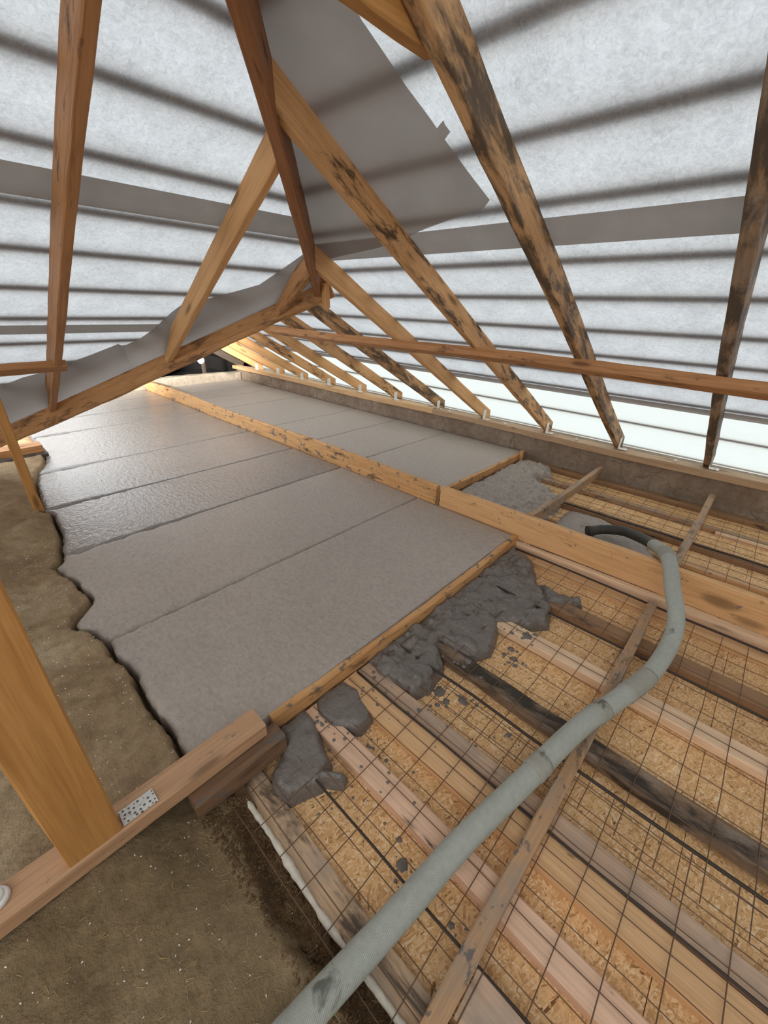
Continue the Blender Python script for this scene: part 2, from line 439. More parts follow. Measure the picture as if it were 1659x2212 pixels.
def roof_batten(p0, p1, parent, nrm):
    beam('roof_batten', p0, p1, .058, .028, 'tan', up=nrm, parent=parent, nseg=2, jit=0)
nR = Vector((S, 0, 1)).normalized(); nL = Vector((0, S, 1)).normalized(); nF = Vector((-S, 0, 1)).normalized()
GAP = .026
xs = [-.62, -.35, -.08, .19, .46, .73, 1.0, 1.28, 1.545, 1.79, 2.085, 2.335, 2.61, 2.88, 3.15, 3.42, 3.95, 4.6]
for x in xs:
    y1 = 8.0 if x > AX else x+HIP
    q = nR*GAP
    roof_batten(Vector((x, YB, mR(x, 0)))+q, Vector((x, y1, mR(x, 0)))+q, right if x < EV else eave, nR)
ys = [-.3, 0, .25, .52, .78, 1.05, 1.32, 1.58, 1.85, 2.12, 2.38, 2.635, 2.91, 3.18, 3.45, 3.72, 4.0, 4.3, 4.6]
for y in ys:
    x1 = y-HIP if y < AY else VAL-y
    x0 = max(-6, -2-x1 if y < AY else -6)
    q = nL*GAP
    if y < AY: x0 = max(-6.5, -2-(y-HIP))
    roof_batten(Vector((x0, y, mL(0, y)))+q, Vector((x1, y, mL(0, y)))+q, left, nL)
# overlap bands: doubled membrane, just under the sheet
def band(poly, zf, drop, mat, parent): return slab('membrane_overlap', poly, lambda x, y: zf(x, y)-drop, mat, 0, parent)
band([(1.845, YB), (1.99, YB), (1.985, 1.985+HIP), (1.845, 1.845+HIP)], mR, .006, 'memG', right)
band([(3.44, YB), (3.53, YB), (3.53, 8.0), (3.44, 8.0)], mR, .006, 'memG', right)
band([(-6, 2.205), (2.205-HIP, 2.205), (2.345-HIP, 2.345), (-6, 2.345)], mL, .006, 'memG', left)
band([(-6, 3.235), (VAL-3.235, 3.235), (VAL-3.33, 3.33), (-6, 3.33)], mL, .006, 'memG', left)

# doubled sheet on the right of the hip, and the sheet sagging over the valley beam
def hip_sheet():
    outer = [(.66, 1.18), (1.0, 1.18), (1.138, 1.185), (1.217, 1.172), (1.312, 1.159), (1.399, 1.139), (1.478, 1.125), (1.603, 1.10), (1.729, 1.069), (1.762, 1.113), (1.78, 1.225), (1.818, 1.427), (1.91, 1.847), (1.95, 2.233), (1.99, 1.99+HIP)]
    o = slab('roofing_sheet', outer, lambda x, y: mR(x, y)-.010, 'memG')
    tag(o, 'grey doubled membrane sheet hanging beside the dark hip board', 'membrane')
    t = slab('loose_flap', [(1.439, 1.13), (1.422, 1.092), (1.437, 1.094), (1.46, 1.088), (1.479, 1.124)], lambda x, y: mR(x, y)-.012, 'memG', 0, o)
hip_sheet()
def valley_sheet():
    up = [(-.6, 4.62), (-.2, 4.35), (.10, 4.12), (.293, 3.998), (.424, 3.88), (.528, 3.828), (.816, 3.597), (.957, 3.47), (.982, 3.492), (1.015, 3.482), (1.084, 3.41), (1.145, 3.292), (1.212, 3.086), (1.248, 3.008), (1.404, 2.926), (1.536, 2.854), (1.694, 2.759), (1.759, 2.626), (1.818, 2.496), (1.857, 2.407), (1.90, 2.43)]
    V = []; F = []; n = len(up); K = 9
    for i, (x, y) in enumerate(up):
        bx = min(AX-.03, max(-.62, x+.5*(VAL-x-y)))
        b = np.array((bx, VAL-bx-.004)); bz = 1.565-.59*(AX-bx)+.052
        a = np.array((x, y)); az = zL(y)+TH-.012
        for k in range(K):
            f = k/(K-1)
            p = a*(1-f)+b*f; z = az*(1-f)+bz*f - .05*math.sin(math.pi*f)*(.5+.5*abs(math.sin(i*.55)))
            z = min(z, zL(p[1])+TH-.012)
            V.append((p[0], p[1], z))
    for i in range(n-1):
        for k in range(K-1): F.append((i*K+k, i*K+k+1, (i+1)*K+k+1, (i+1)*K+k))
    o = finish_obj('roofing_sheet', V, F, 'memV', None, True)
    tag(o, 'grey membrane sheet sagging onto the sloping valley beam', 'membrane')
valley_sheet()

# ------------------------------------------------------------------ the setting: floor of OSB panels
floor = empty('floor', (0, 0, 0)); struct(floor, 'deck of strand board panels under the wire mesh', 'floor')
for (x0, x1) in ((.27, .828), (.83, 1.453), (1.455, 2.073), (2.075, 2.693), (2.695, 3.313), (3.315, 4.20)):
    for (y0, y1) in ((-2.6, -.617), (-.615, 1.623), (1.625, 4.003), (4.005, 6.203), (6.205, 8.0)):
        off = .0 if int(x0*10) % 2 else .35
        ya = max(-2.6, y0+off if y0 > -2 else y0); yb = min(8.0, y1+off)
        slab('osb_panel', [(x0, ya), (x1, ya), (x1, yb), (x0, yb)], lambda x, y: 0.0, 'osb', .022, floor)

sub = slab('floor', [(-4, -3), (4.5, -3), (4.5, 8.0), (-4, 8.0)], lambda x, y: -.05, 'darkwood', .04); struct(sub, 'dark underlay added below the strand board deck to block light', 'floor')  # added slab, keeps light from showing through the gaps between panels
# clay floor (height field)
EDGE = [(.174, 1.0), (.174, 1.106), (.18, 1.146), (.181, 1.2), (.17, 1.299), (.159, 1.396), (.167, 1.446), (.169, 1.495), (.177, 1.541), (.178, 1.596), (.156, 1.666), (.152, 1.72), (.158, 1.776), (.148, 1.845), (.13, 1.891), (.133, 1.944), (.098, 1.986), (.08, 2.015), (.086, 2.075), (.121, 2.103), (.167, 2.162), (.191, 2.207), (.199, 2.271), (.174, 2.333), (.177, 2.446), (.141, 2.547), (.122, 2.659), (.163, 2.70), (.17, 2.75), (.2, 2.9), (.227, 3.031), (.245, 3.273), (.262, 3.446), (.225, 3.585), (.25, 3.8), (.269, 3.991), (.294, 4.227), (.36, 4.5), (.439, 4.693), (.49, 4.95), (.517, 5.168), (.52, 8.0)]
EY = np.array([p[1] for p in EDGE]); EX = np.array([p[0] for p in EDGE])
def edge_x(y, fine=True):
    e = np.interp(y, EY, EX)
    return e + (fbm(np.asarray(y)*24, np.asarray(y)*0+3, 3, 5)*.010 if fine else 0)
def clay_floor():
    gx = np.concatenate([np.arange(-6.5, -1.0, .25), np.arange(-1.0, .60, .010)]); gy = np.concatenate([np.arange(1.0, 3.0, .012), np.arange(3.0, 5.25, .025)])
    X, Y = np.meshgrid(gx, gy)
    e = edge_x(Y)
    h = .122 + .018*fbm(X*3, Y*3, 4, 1) + .018*fbm(X*12, Y*20, 4, 2)
    h += .075*np.exp(-((Y-3.18-.15*X)/.17)**2)*sstep(.26, .12, X+0*Y)*(1+.3*fbm(X*6, Y*6, 3, 9))
    h += .05*np.exp(-((Y-4.1)/.3)**2)*sstep(.3, .1, X)
    h -= .03*np.exp(-((Y-3.58)**2+(X-.14)**2)/.006)
    h = np.minimum(h, .128 + 2.0*np.maximum(e-X, 0))
    h -= .13*sstep(-.016, .006, X-e)
    m = X < e+.03
    o = grid_mesh('floor', X, Y, h, m, 'clay')
    struct(o, 'trampled brown clay floor left of the screed', 'floor'); return o
clay_floor()
def clay_front():
    gx = np.concatenate([np.arange(-4.0, -1.2, .2), np.arange(-1.2, .285, .008)]); gy = np.concatenate([np.arange(-3.0, -.5, .15), np.arange(-.5, .99, .008)])
    X, Y = np.meshgrid(gx, gy)
    tr = .20-.05*sstep(.85, .5, Y)+.03*sstep(.45, .3, Y)+.025*fbm(X*3, Y*7, 4, 31)      # where the crumbly trench begins
    base = .095 + .012*fbm(X*4, Y*4, 4, 12) + .011*fbm(X*20, Y*20, 4, 13)
    base += .035*sstep(.72, .9, Y)*sstep(.06, -.05, X)
    base -= .05*sstep(-.02, .16, X)*sstep(.3, .8, Y)
    d = sstep(-.01, .03, X-tr)
    low = .012 + .035*sstep(.76, .88, Y) + .022*fbm(X*30, Y*30, 4, 14) + .012*fbm(X*9, Y*9, 3, 15)
    h = base*(1-d)+low*d
    o = grid_mesh('floor', X, Y, h, X < 9, 'clayfg')
    o.data.materials.append(M['soil'])
    o.data.polygons.foreach_set('material_index', [1 if (p.center.x > np.interp(p.center.y, [.3, .45, .5, .85], [.17, .17, .145, .195])+.012+.03*float(fbm(p.center.x*14, p.center.y*14, 3, 33))) else 0 for p in o.data.polygons])
    struct(o, 'dusty brown clay floor in the foreground', 'floor')
    return X, Y, h
FG = clay_front()
def fg_height(x, y):
    X, Y, h = FG
    i = np.clip(np.searchsorted(Y[:, 0], y), 0, Y.shape[0]-1); j = np.clip(np.searchsorted(X[0], x), 0, X.shape[1]-1)
    return h[i, j]

# right clay wall
def wall_right():
    gy = np.concatenate([np.arange(-4, -1, .2), np.arange(-1, 8.02, .03)]); gz = np.arange(-.03, .301, .022)
    Yg, Zg = np.meshgrid(gy, gz)
    Xg = 4.20 + .016*fbm(Yg*4, Zg*9, 4, 21) + .008*fbm(Yg*17, Zg*25, 3, 22) - .02*sstep(.08, -.02, Zg)
    o = grid_mesh('wall_right', Xg, Yg, Zg, Xg < 99, 'claywall')
    # back and top so that the wall has body
    bm = bmesh.new(); bm.from_mesh(o.data)
    ret = bmesh.ops.extrude_edge_only(bm, edges=[e for e in bm.edges if e.is_boundary])
    for v in ret['geom']:
        if isinstance(v, bmesh.types.BMVert): v.co.x = 4.55
    bmesh.ops.recalc_face_normals(bm, faces=bm.faces[:]); bm.to_mesh(o.data); bm.free()
    struct(o, 'low brown clay wall under the right wall plate', 'wall')
wall_right()
# far end: pale curb, attic beyond with its darkness painted near black
c = box('wall_far', (.55, 7.80, 0), (4.18, 7.96, .25), 'curb', 0, jit=.006, ch=.01); struct(c, 'pale clay curb closing the far end of the screed', 'wall')
w = slab('wall_far', [(2.15, 9.9), (4.6, 9.9), (4.6, 10.0), (2.15, 10.0)], lambda x, y: 1.9, 'dark', 1.9); struct(w, 'wall at the far end of the attic, shade in its black colour', 'wall')
w = slab('wall_far', [(2.1, 7.97), (2.15, 7.97), (2.15, 10.0), (2.1, 10.0)], lambda x, y: 1.6, 'dark', 1.6); struct(w, 'partition beside the dark far attic, shade in its black colour', 'wall')
w = slab('wall_far', [(4.56, 7.97), (4.7, 7.97), (4.7, 10.0), (4.56, 10.0)], lambda x, y: .62, 'dark', .62); struct(w, 'low side wall of the dark far attic, shade in its black colour', 'wall')
w = slab('ceiling', [(2.15, 7.97), (4.9, 7.97), (4.9, 10.0), (2.15, 10.0)], lambda x, y: zR(x)+.17, 'dark', .02); struct(w, 'boarding above the dark far attic, shade in its black colour', 'ceiling')
w = slab('floor', [(2.15, 7.97), (4.9, 7.97), (4.9, 10.0), (2.15, 10.0)], lambda x, y: .06, 'dark', .06); struct(w, 'floor behind the far curb, shade in its black colour', 'floor')
w = slab('wall_back', [(-7.2, YB-.1), (5.2, YB-.1), (5.2, YB), (-7.2, YB)], lambda x, y: 3.7, 'curb', 3.8); struct(w, 'clay gable wall behind the viewer', 'wall')

# ------------------------------------------------------------------ roof timbers
cutF = lambda: None
def right_rafter(y, mat, label, w=.05, top=None, bracket=True):
    """rafter of the right slope at y (near face)"""
    yc = y+w/2
    if y+w < AY-.05: cut = ((y+w-HIP, y+w, 0), (-1, 1, 0)); xt = y-HIP-.3
    else: cut = ((AX+.02, 0, 0), (-1, 0, 0)); xt = AX-.3
    x0, x1 = 4.36, xt
    zc = TH/2-.004
    o = empty('rafter', (4.2, yc, .36))
    beam('timber', (x0, yc, zR(x0)+zc), (x1, yc, zR(x1)+zc), w, .118, mat, up=nR, cuts=[cut, ((4.33, 0, 0), (1, 0, 0))], parent=o)
    tag(o, label, 'rafter', 'rafters of the right roof slope')
    if bracket:
        xb = 4.19; zt = .362
        bm = bmesh.new()
        for (lo, hi) in (((xb-.03, y-.004, zt), (xb+.03, y-.001, zt+.10)), ((xb-.03, y-.07, zt), (xb+.03, y-.001, zt+.004))):
            bmesh.ops.create_cube(bm, size=1, matrix=Matrix.Translation((Vector(lo)+Vector(hi))/2) @ Matrix.Diagonal((*(Vector(hi)-Vector(lo)), 1)))
        me = bpy.data.meshes.new('bracket'); bm.to_mesh(me); bm.free()
        b = link('bracket', me, 'zinc'); adopt(b, o); b['label'] = 'galvanised angle bracket'
        bm = bmesh.new(); bmesh.ops.create_cone(bm, cap_ends=True, segments=8, radius1=.009, radius2=.008, depth=.009, matrix=Matrix.Translation((xb, y-.045, zt+.0085)))
        me = bpy.data.meshes.new('bolt'); bm.to_mesh(me); bm.free(); adopt(link('bolt', me, 'zinc'), b)
    return o
RR = [(-1.95, 'brown', 'rafter of the right slope behind the viewer, out of view'), (-1.25, 'brown', 'rafter of the right slope next behind the viewer'), (-.55, 'brown', 'rafter of the right slope beside the viewer'),
      (.185, 'greymould', 'dark mouldy rafter at the right edge of the picture'),
      (.885, 'mould', 'long black-mottled rafter meeting the orange collar beam at the top'),
      (1.585, 'fresh_mould', 'pale rafter with a black mould streak, leaving the hip board highest'),
      (2.33, 'fresh', 'clean orange rafter leaving the hip board just above its foot'),
      (2.985, 'mould', 'mould-stained rafter starting beneath the foot of the hip board'),
      (3.70, 'fresh_mould', 'blotchy rafter behind the far end of the purlin, sixth from the right'),
      (4.40, 'fresh', 'far rafter, seventh from the right along the wall plate'),
      (5.10, 'fresh_mould', 'far rafter, eighth from the right along the wall plate'),
      (5.80, 'fresh', 'far rafter, ninth from the right along the wall plate'),
      (6.50, 'fresh', 'far rafter, tenth from the right along the wall plate'),
      (7.20, 'fresh', 'farthest light rafter before the dark gable')]
for y, m, l in RR:
    if y < -1: continue
    right_rafter(y, m, l)
g = beam('gable_rafter', (4.36, 8.02, zR(4.36)+.05), (AX+.2, 8.02, zR(AX+.2)+.05), .06, .12, 'darkwood', up=nR)
tag(g, 'dark grey rafter framing the dark far gable', 'rafter')
g = box('gable_post', (3.62, 8.20, .06), (3.68, 8.26, .66), 'darkwood', 2); tag(g, 'thin dark post standing in the dark gable', 'post')

def left_rafter(x, mat, label, w=.042, low=None):
    cut1 = ((x+w, x+w+HIP, 0), (1, -1, 0)); cut2 = ((x, VAL-x, 0), (1, 1, 0))
    y0, y1 = VAL-x+.3, max(x+HIP-.3, -.4)
    zc = TH/2-.004
    o = beam('rafter', (x+w/2, y0, zL(y0)+zc-.065), (x+w/2, y1, zL(y1)+zc), w, .118, mat, up=nL, cuts=[cut1, cut2])
    return tag(o, label, 'rafter', 'rafters of the left hip end slope')
left_rafter(.530, 'brown', 'tall rafter crossing the short purlin at the left of the picture')
left_rafter(1.222, 'fresh', 'clean jack rafter sloping from the hip board to the valley beam')
left_rafter(1.83, 'valley', 'short jack rafter wedged between hip board and valley beam')
left_rafter(-.15, 'brown', 'rafter of the left slope just outside the left picture edge')
x1 = -.3
o = beam('rafter', (AX-.03, 7.93, zF(AX-.03)+TH/2), (x1, 7.93, zF(x1)+TH/2), .05, .118, 'fresh', up=nF)
tag(o, 'end rafter of the open far slope behind the valley beam', 'rafter')

def along_hip(t): return Vector((t, t+HIP, zR(t)))
h = beam('hip_board', along_hip(-1.0)+Vector((0, 0, .045)), along_hip(AX+.03)+Vector((0, 0, .045)), .048, .155, 'hip', cuts=[((AX+.02, AY+.02, 0), (1, 1, 0))], jit=.002)
tag(h, 'dark reddish hip board running from overhead down to the valley beam', 'hip board')
k = box('hip_block', (AX-.015, AY-.085, zR(AX)-.105), (AX+.03, AY-.045, zR(AX)+.05), 'fresh', 2); tag(k, 'small pale block nailed under the foot of the hip board', 'block')
zV = lambda x: 1.565-.59*(AX-x)
vdir = Vector((-1, 1, -.59)); vs = Vector((AX+.06, AY-.06, zV(AX+.06))) + Vector((1, 1, 0))*.045
v = beam('valley_beam', vs, vs+vdir*2.45, .10, .148, 'valley', jit=.004, ch=.008)
tag(v, 'heavy knotty valley beam sloping down to the left over the screed', 'beam')
r_ = box('ridge_board', (AX-.02, AY+.06, 1.50), (AX+.02, 8.0, 1.64), 'fresh', 1); tag(r_, 'ridge board of the far wing behind the valley beam', 'ridge board')
mr = beam('ridge_board', (RX, YB, CR-S*RX+.05), (RX, RX+HIP, CR-S*RX+.05), .05, .16, 'brown'); tag(mr, 'main ridge board behind and above the viewer', 'ridge board')
pu = beam('purlin', (2.74, -3.0, zR(2.74)-.034), (2.60, 4.05, zR(2.60)-.034), .075, .062, 'brown', up=nR, jit=.002); tag(pu, 'long brown purlin nailed under the right-hand rafters', 'purlin')
pu = beam('purlin', (-2.5, 3.42, zL(3.42)-.026), (.605, 3.40, zL(3.40)-.026), .085, .045, 'brown', up=nL); tag(pu, 'short purlin end nailed under the tall left rafter', 'purlin')
cb = box('collar_beam', (-2.2, .945, 2.10), (1.19, .99, 2.23), 'orange', 0); tag(cb, 'bright orange collar beam at the top edge of the picture', 'beam')
po = box('post', (.185, 3.585, .09), (.240, 3.640, zL(3.6)-.01), 'orange', 2, jit=.001); tag(po, 'slim orange post standing on the clay at the left edge', 'post')
# wall plate in two lengths
pl = box('wall_plate', (4.12, 3.02, .298), (4.26, 8.0, .360), 'platefar', 1, jit=.002); tag(pl, 'fresh yellow wall plate under the far rafters', 'wall plate')
pl = empty('wall_plate', (4.19, 0, .298)); box('timber', (4.12, -3.0, .298), (4.26, 3.015, .360), 'plate', 1, jit=.002, parent=pl)
for yy in (.42, 1.27, 2.05, 2.8):
    bm = bmesh.new(); bmesh.ops.create_cone(bm, cap_ends=True, segments=10, radius1=.016, radius2=.014, depth=.004, matrix=Matrix.Translation((4.18, yy, .3645)))
    bmesh.ops.create_cone(bm, cap_ends=True, segments=6, radius1=.008, radius2=.008, depth=.012, matrix=Matrix.Translation((4.18, yy, .370)))
    me = bpy.data.meshes.new('bolt'); bm.to_mesh(me); bm.free(); adopt(link('bolt', me, 'zinc'), pl)
tag(pl, 'greyish wall plate on the clay wall at the right', 'wall plate')
# plates of the hip end at the left
pl = box('wall_plate', (-3.0, 4.96, .135), (.50, 5.12, .205), 'brown', 0, jit=.004); tag(pl, 'brown plank end under the valley beam at the left', 'wall plate')
pl = box('bearer', (-3.0, 4.93, .04), (.52, 5.14, .134), 'darkwood', 0, jit=.008, ch=.012); tag(pl, 'dark rotten bearer below the plank at the left edge', 'beam')
lb = empty('hanging_lamp', (3.01, 6.85, .63))
bm = bmesh.new(); bmesh.ops.create_uvsphere(bm, u_segments=16, v_segments=10, radius=.055, matrix=Matrix.Translation((3.01, 6.85, .63)))
me = bpy.data.meshes.new('globe'); bm.to_mesh(me); bm.free(); adopt(link('globe', me, 'white', None, True), lb)
bm = bmesh.new(); bmesh.ops.create_cone(bm, cap_ends=True, segments=12, radius1=.03, radius2=.022, depth=.07, matrix=Matrix.Translation((3.01, 6.85, .705)))
me = bpy.data.meshes.new('socket'); bm.to_mesh(me); bm.free(); adopt(link('socket', me, 'rubber', None, True), lb)
tube('cable', [(3.01, 6.85, .73), (3.01, 6.85, zR(3.01)+TH-.005)], .006, 'rubber', 6, lb)
tag(lb, 'small white unlit globe hanging before the dark gable', 'lamp')

# ------------------------------------------------------------------ screed panels
def screed(name, label, bounds, xa, xb, mats):
    """a poured field; each strip between two trowel joints is a part"""
    root = empty(name, (1, bounds[0], 0)); tag(root, label, 'concrete')
    for i, (y0, y1) in enumerate(zip(bounds[:-1], bounds[1:])):
        res = .018 if y0 < 3 else .035
        ny = max(6, int((y1-y0)/res)); nx = int(2.2/res)
        gy = np.concatenate([y0+np.array([0, .004, .008, .013]), np.linspace(y0+.02, y1-.02, ny), y1-np.array([.013, .008, .004, 0])]); gu = np.linspace(0, 1, nx)
        U, Y = np.meshgrid(gu, gy)
        L_ = xa(Y); R_ = xb(Y)
        X = L_+(R_-L_)*U
        jw = .008+.010*np.clip(fbm(X*7, Y*0+i*3.3, 3, 41)+.3, 0, 1)+.03*sstep(.55, .0, U)*np.clip(fbm(X*16, Y*16, 3, 44)+.35, 0, 1)*(name == 'screed_field')
        d0 = (Y-y0) if i else Y*0+1; d1 = (y1-Y) if i < len(bounds)-2 else Y*0+1
        dj = np.minimum(d0, d1)
        Z = PS + .0022*fbm(X*6, Y*6, 3, 42) - .030*sstep(1.0, 0.0, dj/jw)
        Z += .004*np.exp(-((dj-.03)/.012)**2)*np.clip(fbm(X*5, Y*9, 2, 43), 0, 1)
        Z -= .010*sstep(.02, 0, X-L_)
        h, w = X.shape
        V = np.stack([X.ravel(), Y.ravel(), Z.ravel()], 1).tolist(); F = []
        for a in range(h-1):
            for b in range(w-1): F.append((a*w+b, a*w+b+1, (a+1)*w+b+1, (a+1)*w+b))
        ring = [b for b in range(w)]+[a*w+w-1 for a in range(1, h)]+[(h-1)*w+b for b in range(w-2, -1, -1)]+[a*w for a in range(h-2, 0, -1)]
        n0 = len(V)
        for r in ring: V.append((V[r][0], V[r][1], .002))
        n = len(ring)
        for k in range(n): F.append((ring[(k+1) % n], ring[k], n0+k, n0+(k+1) % n))
        o = finish_obj('screed_panel', V, F, mats[min(i, len(mats)-1)], None, True); adopt(o, root)
screed('screed_field', 'large fresh grey screed field in long strips left of the divider board', [.982, 1.83, 2.77, 3.55, 4.42, 5.70, 6.43, 7.12, 7.79],
       lambda y: edge_x(y)+.012+.006*fbm(y*40, y*0, 2, 8), lambda y: y*0+2.392, ['screedM', 'screedM', 'screedL', 'screedL', 'screedL', 'screedL'])
screed('screed_bay', 'narrow smooth screed field between divider board and clay wall', [1.795, 2.80, 3.62, 4.44, 5.70, 6.50, 7.15, 7.79],
       lambda y: y*0+2.45, lambda y: y*0+4.165, ['screedR'])

# form boards
e = box('form_board', (.46, .945, .047), (2.385, .979, .118), 'form', 0, jit=.003, ch=.006); tag(e, 'muddy edge board along the near end of the large screed', 'board')
e = box('form_board', (2.47, 1.755, .047), (4.15, 1.79, .122), 'form', 0, jit=.002); tag(e, 'muddy edge board across the end of the narrow screed bay', 'board')
e = box('stake', (4.02, 1.715, .03), (4.05, 1.752, .16), 'form', 2); tag(e, 'short wooden stake holding the bay edge board by the wall', 'stake')
d = beam('divider_board', (2.425, 1.655, .170), (2.425, 7.78, .168), .045, .19, 'form', jit=.003, ch=.006); tag(d, 'long mud-stained divider board between the two screed fields', 'board')
d = beam('divider_board', (2.432, 1.622, .165), (2.53, -2.4, .160), .045, .19, 'divide', jit=.002, ch=.005); tag(d, 'clean knotty divider board that the hose crosses', 'board')
d = beam('ledger_strip', (2.388, 1.60, .034), (2.481, -2.4, .034), .042, .062, 'pale', jit=.002); tag(d, 'thin timber strip along the foot of the clean divider board', 'strip')

# ------------------------------------------------------------------ floor battens
BT = .045
BAT = [(.272, .360, -2.4, .90, .032, 'old', 'weathered blackened plank beside the white foam bead'),
       (.578, .660, -2.4, .94, BT, 'pink', 'pinkish planed floor batten, nearest to the weathered plank'),
       (.772, .874, -2.4, .94, BT, 'tan', 'orange floor batten beside the grey-stained one'),
       (.879, .950, -2.4, .94, BT-.003, 'greyplank', 'grey-stained floor batten beside the orange one'),
       (1.212, 1.308, -2.4, .90, BT, 'rotten', 'black rotten floor batten passing under the hose'),
       (1.582, 1.668, -2.4, .648, BT, 'pale', 'pale floor batten with a rounded end in the spilled concrete'),
       (1.935, 2.030, -2.4, .94, BT, 'brownbat', 'dark brown floor batten between pale batten and divider'),
       (2.290, 2.372, -2.4, .94, BT-.01, 'tan', 'floor batten lying along the divider strip'),
       (4.085, 4.175, -2.4, 1.74, .042, 'brownbat', 'brown floor batten along the foot of the clay wall'),
       (3.735, 3.805, -2.4, 1.74, .034, 'lath', 'narrow floor batten of the bay, second from the clay wall'),
       (3.315, 3.400, -2.4, 1.74, .034, 'brownbat', 'floor batten of the bay under the dark reinforcing rod'),
       (3.000, 3.075, -2.4, 1.74, .030, 'tan', 'floor batten of the bay nearest to the divider board')]
for (x0, x1, y0, y1, t, m, l) in BAT:
    o = box('floor_batten', (x0, y0, 0), (x1, y1, t), m, 1, jit=.004 if m in ('rotten', 'old') else .0012, ch=.010 if m == 'rotten' else .004)
    tag(o, l, 'batten', 'battens on the strand board deck')
o = box('floor_batten', (3.70, -.90, .0), (3.78, -.03, .03), 'pale', 1); tag(o, 'short pale offcut batten lying in the bay at the right edge', 'batten', 'battens on the strand board deck')
def surf(x, y):
    for (x0, x1, y0, y1, t, m, l) in BAT:
        if x0 < x < x1 and y0 < y < y1: return t
    return 0.
# laths across
l = beam('lath', (2.33, .098, .0640), (.16, .083, .0640), .046, .033, 'lath', jit=.002); tag(l, 'dirty lath laid across the battens under the hose', 'lath')
l = beam('lath', (2.462, .922, .235), (4.10, .962, .142), .042, .075, 'lath', jit=.002); tag(l, 'lath on edge from divider to clay wall beside the wet concrete', 'lath')
l = beam('lath', (2.50, .075, .235), (4.12, .090, .160), .042, .060, 'lath', jit=.002); tag(l, 'lath on edge from divider to clay wall behind the hose', 'lath')
l = beam('board_offcut', (.41, .06, .056), (.415, -.7, .056), .105, .018, 'greyplank', jit=.002); tag(l, 'grey board offcut at the lower picture edge beside the lath', 'board')

# ------------------------------------------------------------------ rods and wire mesh
def rod(name, x, y0, y1, z, r, label):
    n = 14; p = [(x+random.uniform(-.004, .004), y0+(y1-y0)*i/n, z+random.uniform(-.002, .002)) for i in range(n+1)]
    o = tube(name, smooth_path(p, .1), r, 'rod', 7); tag(o, label, 'rod', 'dark reinforcing rods'); return o
for x, y1, l in ((.460, .9, 'dark reinforcing rod between weathered plank and pinkish batten'), (.866, .93, 'dark reinforcing rod on the joint of orange and grey battens'),
                 (1.122, .98, 'long dark reinforcing rod left of the black rotten batten'), (1.866, .93, 'dark reinforcing rod beside the dark brown batten'), (2.338, .96, 'dark reinforcing rod beside the divider strip')):
    rod('reinforcing_rod', x, -2.4, y1, BT+.008, .0042 if x < .9 else .006, l)
rod('reinforcing_rod', 3.335, -2.4, 1.0, .046, .006, 'dark reinforcing rod lying in the narrow bay')

def wire_me(L, r=.0016, sag=.004):
    n = max(4, int(L/.18)); p = [(L*i/n, random.uniform(-.003, .003), random.uniform(-1, 1)*sag) for i in range(n+1)]
    V = []; F = []
    for i, q in enumerate(p):
        for k in range(5):
            a = 2*math.pi*k/5; V.append((q[0], q[1]+r*math.cos(a), q[2]+r*math.sin(a)))
    for i in range(n):
        for k in range(5): F.append((i*5+k, i*5+(k+1) % 5, (i+1)*5+(k+1) % 5, (i+1)*5+k))
    me = bpy.data.meshes.new('wire'); me.from_pydata(V, [], F); me.materials.append(M['steel'])
    me.polygons.foreach_set('use_smooth', [True]*len(F)); return me
def mesh_sheet(x0, x1, y0, y1, sx, sy, z, rot, label):
    root = empty('wire_mesh', (x0, y0, z)); root.rotation_euler.z = rot; tag(root, label, 'wire mesh', 'welded wire mesh sheets')
    va = [wire_me(y1-y0) for _ in range(4)]; vb = [wire_me(x1-x0) for _ in range(4)]
    i = 0; x = .0
    while x <= x1-x0+1e-6:
        o = bpy.data.objects.new('long_wire', va[i % 4]); COL.objects.link(o); o.parent = root
        o.location = (x, 0, 0); o.rotation_euler = (0, 0, math.pi/2+random.uniform(-.004, .004)); x += sx; i += 1
    y = .03
    while y <= y1-y0+1e-6:
        o = bpy.data.objects.new('cross_wire', vb[i % 4]); COL.objects.link(o); o.parent = root
        o.location = (0, y, .004); o.rotation_euler = (0, 0, random.uniform(-.006, .006)); y += sy; i += 1
mesh_sheet(.235, 1.13, -1.75, .93, .0655, .1105, .052, .002, 'rusty wire mesh over the weathered plank and pinkish batten')
mesh_sheet(.97, 2.30, -1.78, .93, .105, .1105, .054, -.012, 'rusty wire mesh over the black and the pale battens')
mesh_sheet(2.62, 4.06, -1.75, 1.73, .10, .1105, .046, .003, 'rusty wire mesh lying in the narrow bay')

# ------------------------------------------------------------------ spilled concrete
def spill(name, polys, mat, label, hmax, z0=.0, edge=.05, res=.006, seed=3, rough=.010, base=None):
    P = np.concatenate([np.array(p) for p in polys]); lo = P.min(0)-.04; hi = P.max(0)+.04
    X, Y = np.meshgrid(np.arange(lo[0], hi[0], res), np.arange(lo[1], hi[1], res))
    wx = X+.018*fbm(X*9, Y*9, 3, seed+1); wy = Y+.018*fbm(X*9, Y*9, 3, seed+2)
    D = np.max([poly_dist(wx, wy, p) for p in polys], 0)+.008
    t = np.clip((D+.006)/edge, 0, 1)
    lump = 1+.25*fbm(X*7, Y*7, 3, seed+6)
    Z = -.012 + (hmax+.012)*np.clip(t*(2-t), 0, 1)**.75*lump + rough*sstep(0, .6, t)*(fbm(X*22, Y*22, 4, seed+5)+.8*np.abs(fbm(X*11, Y*16, 3, seed+9)))
    o = grid_mesh(name, X, Y, Z+z0, D > -.014, mat); tag(o, label, 'concrete', 'spills of wet concrete'); return o
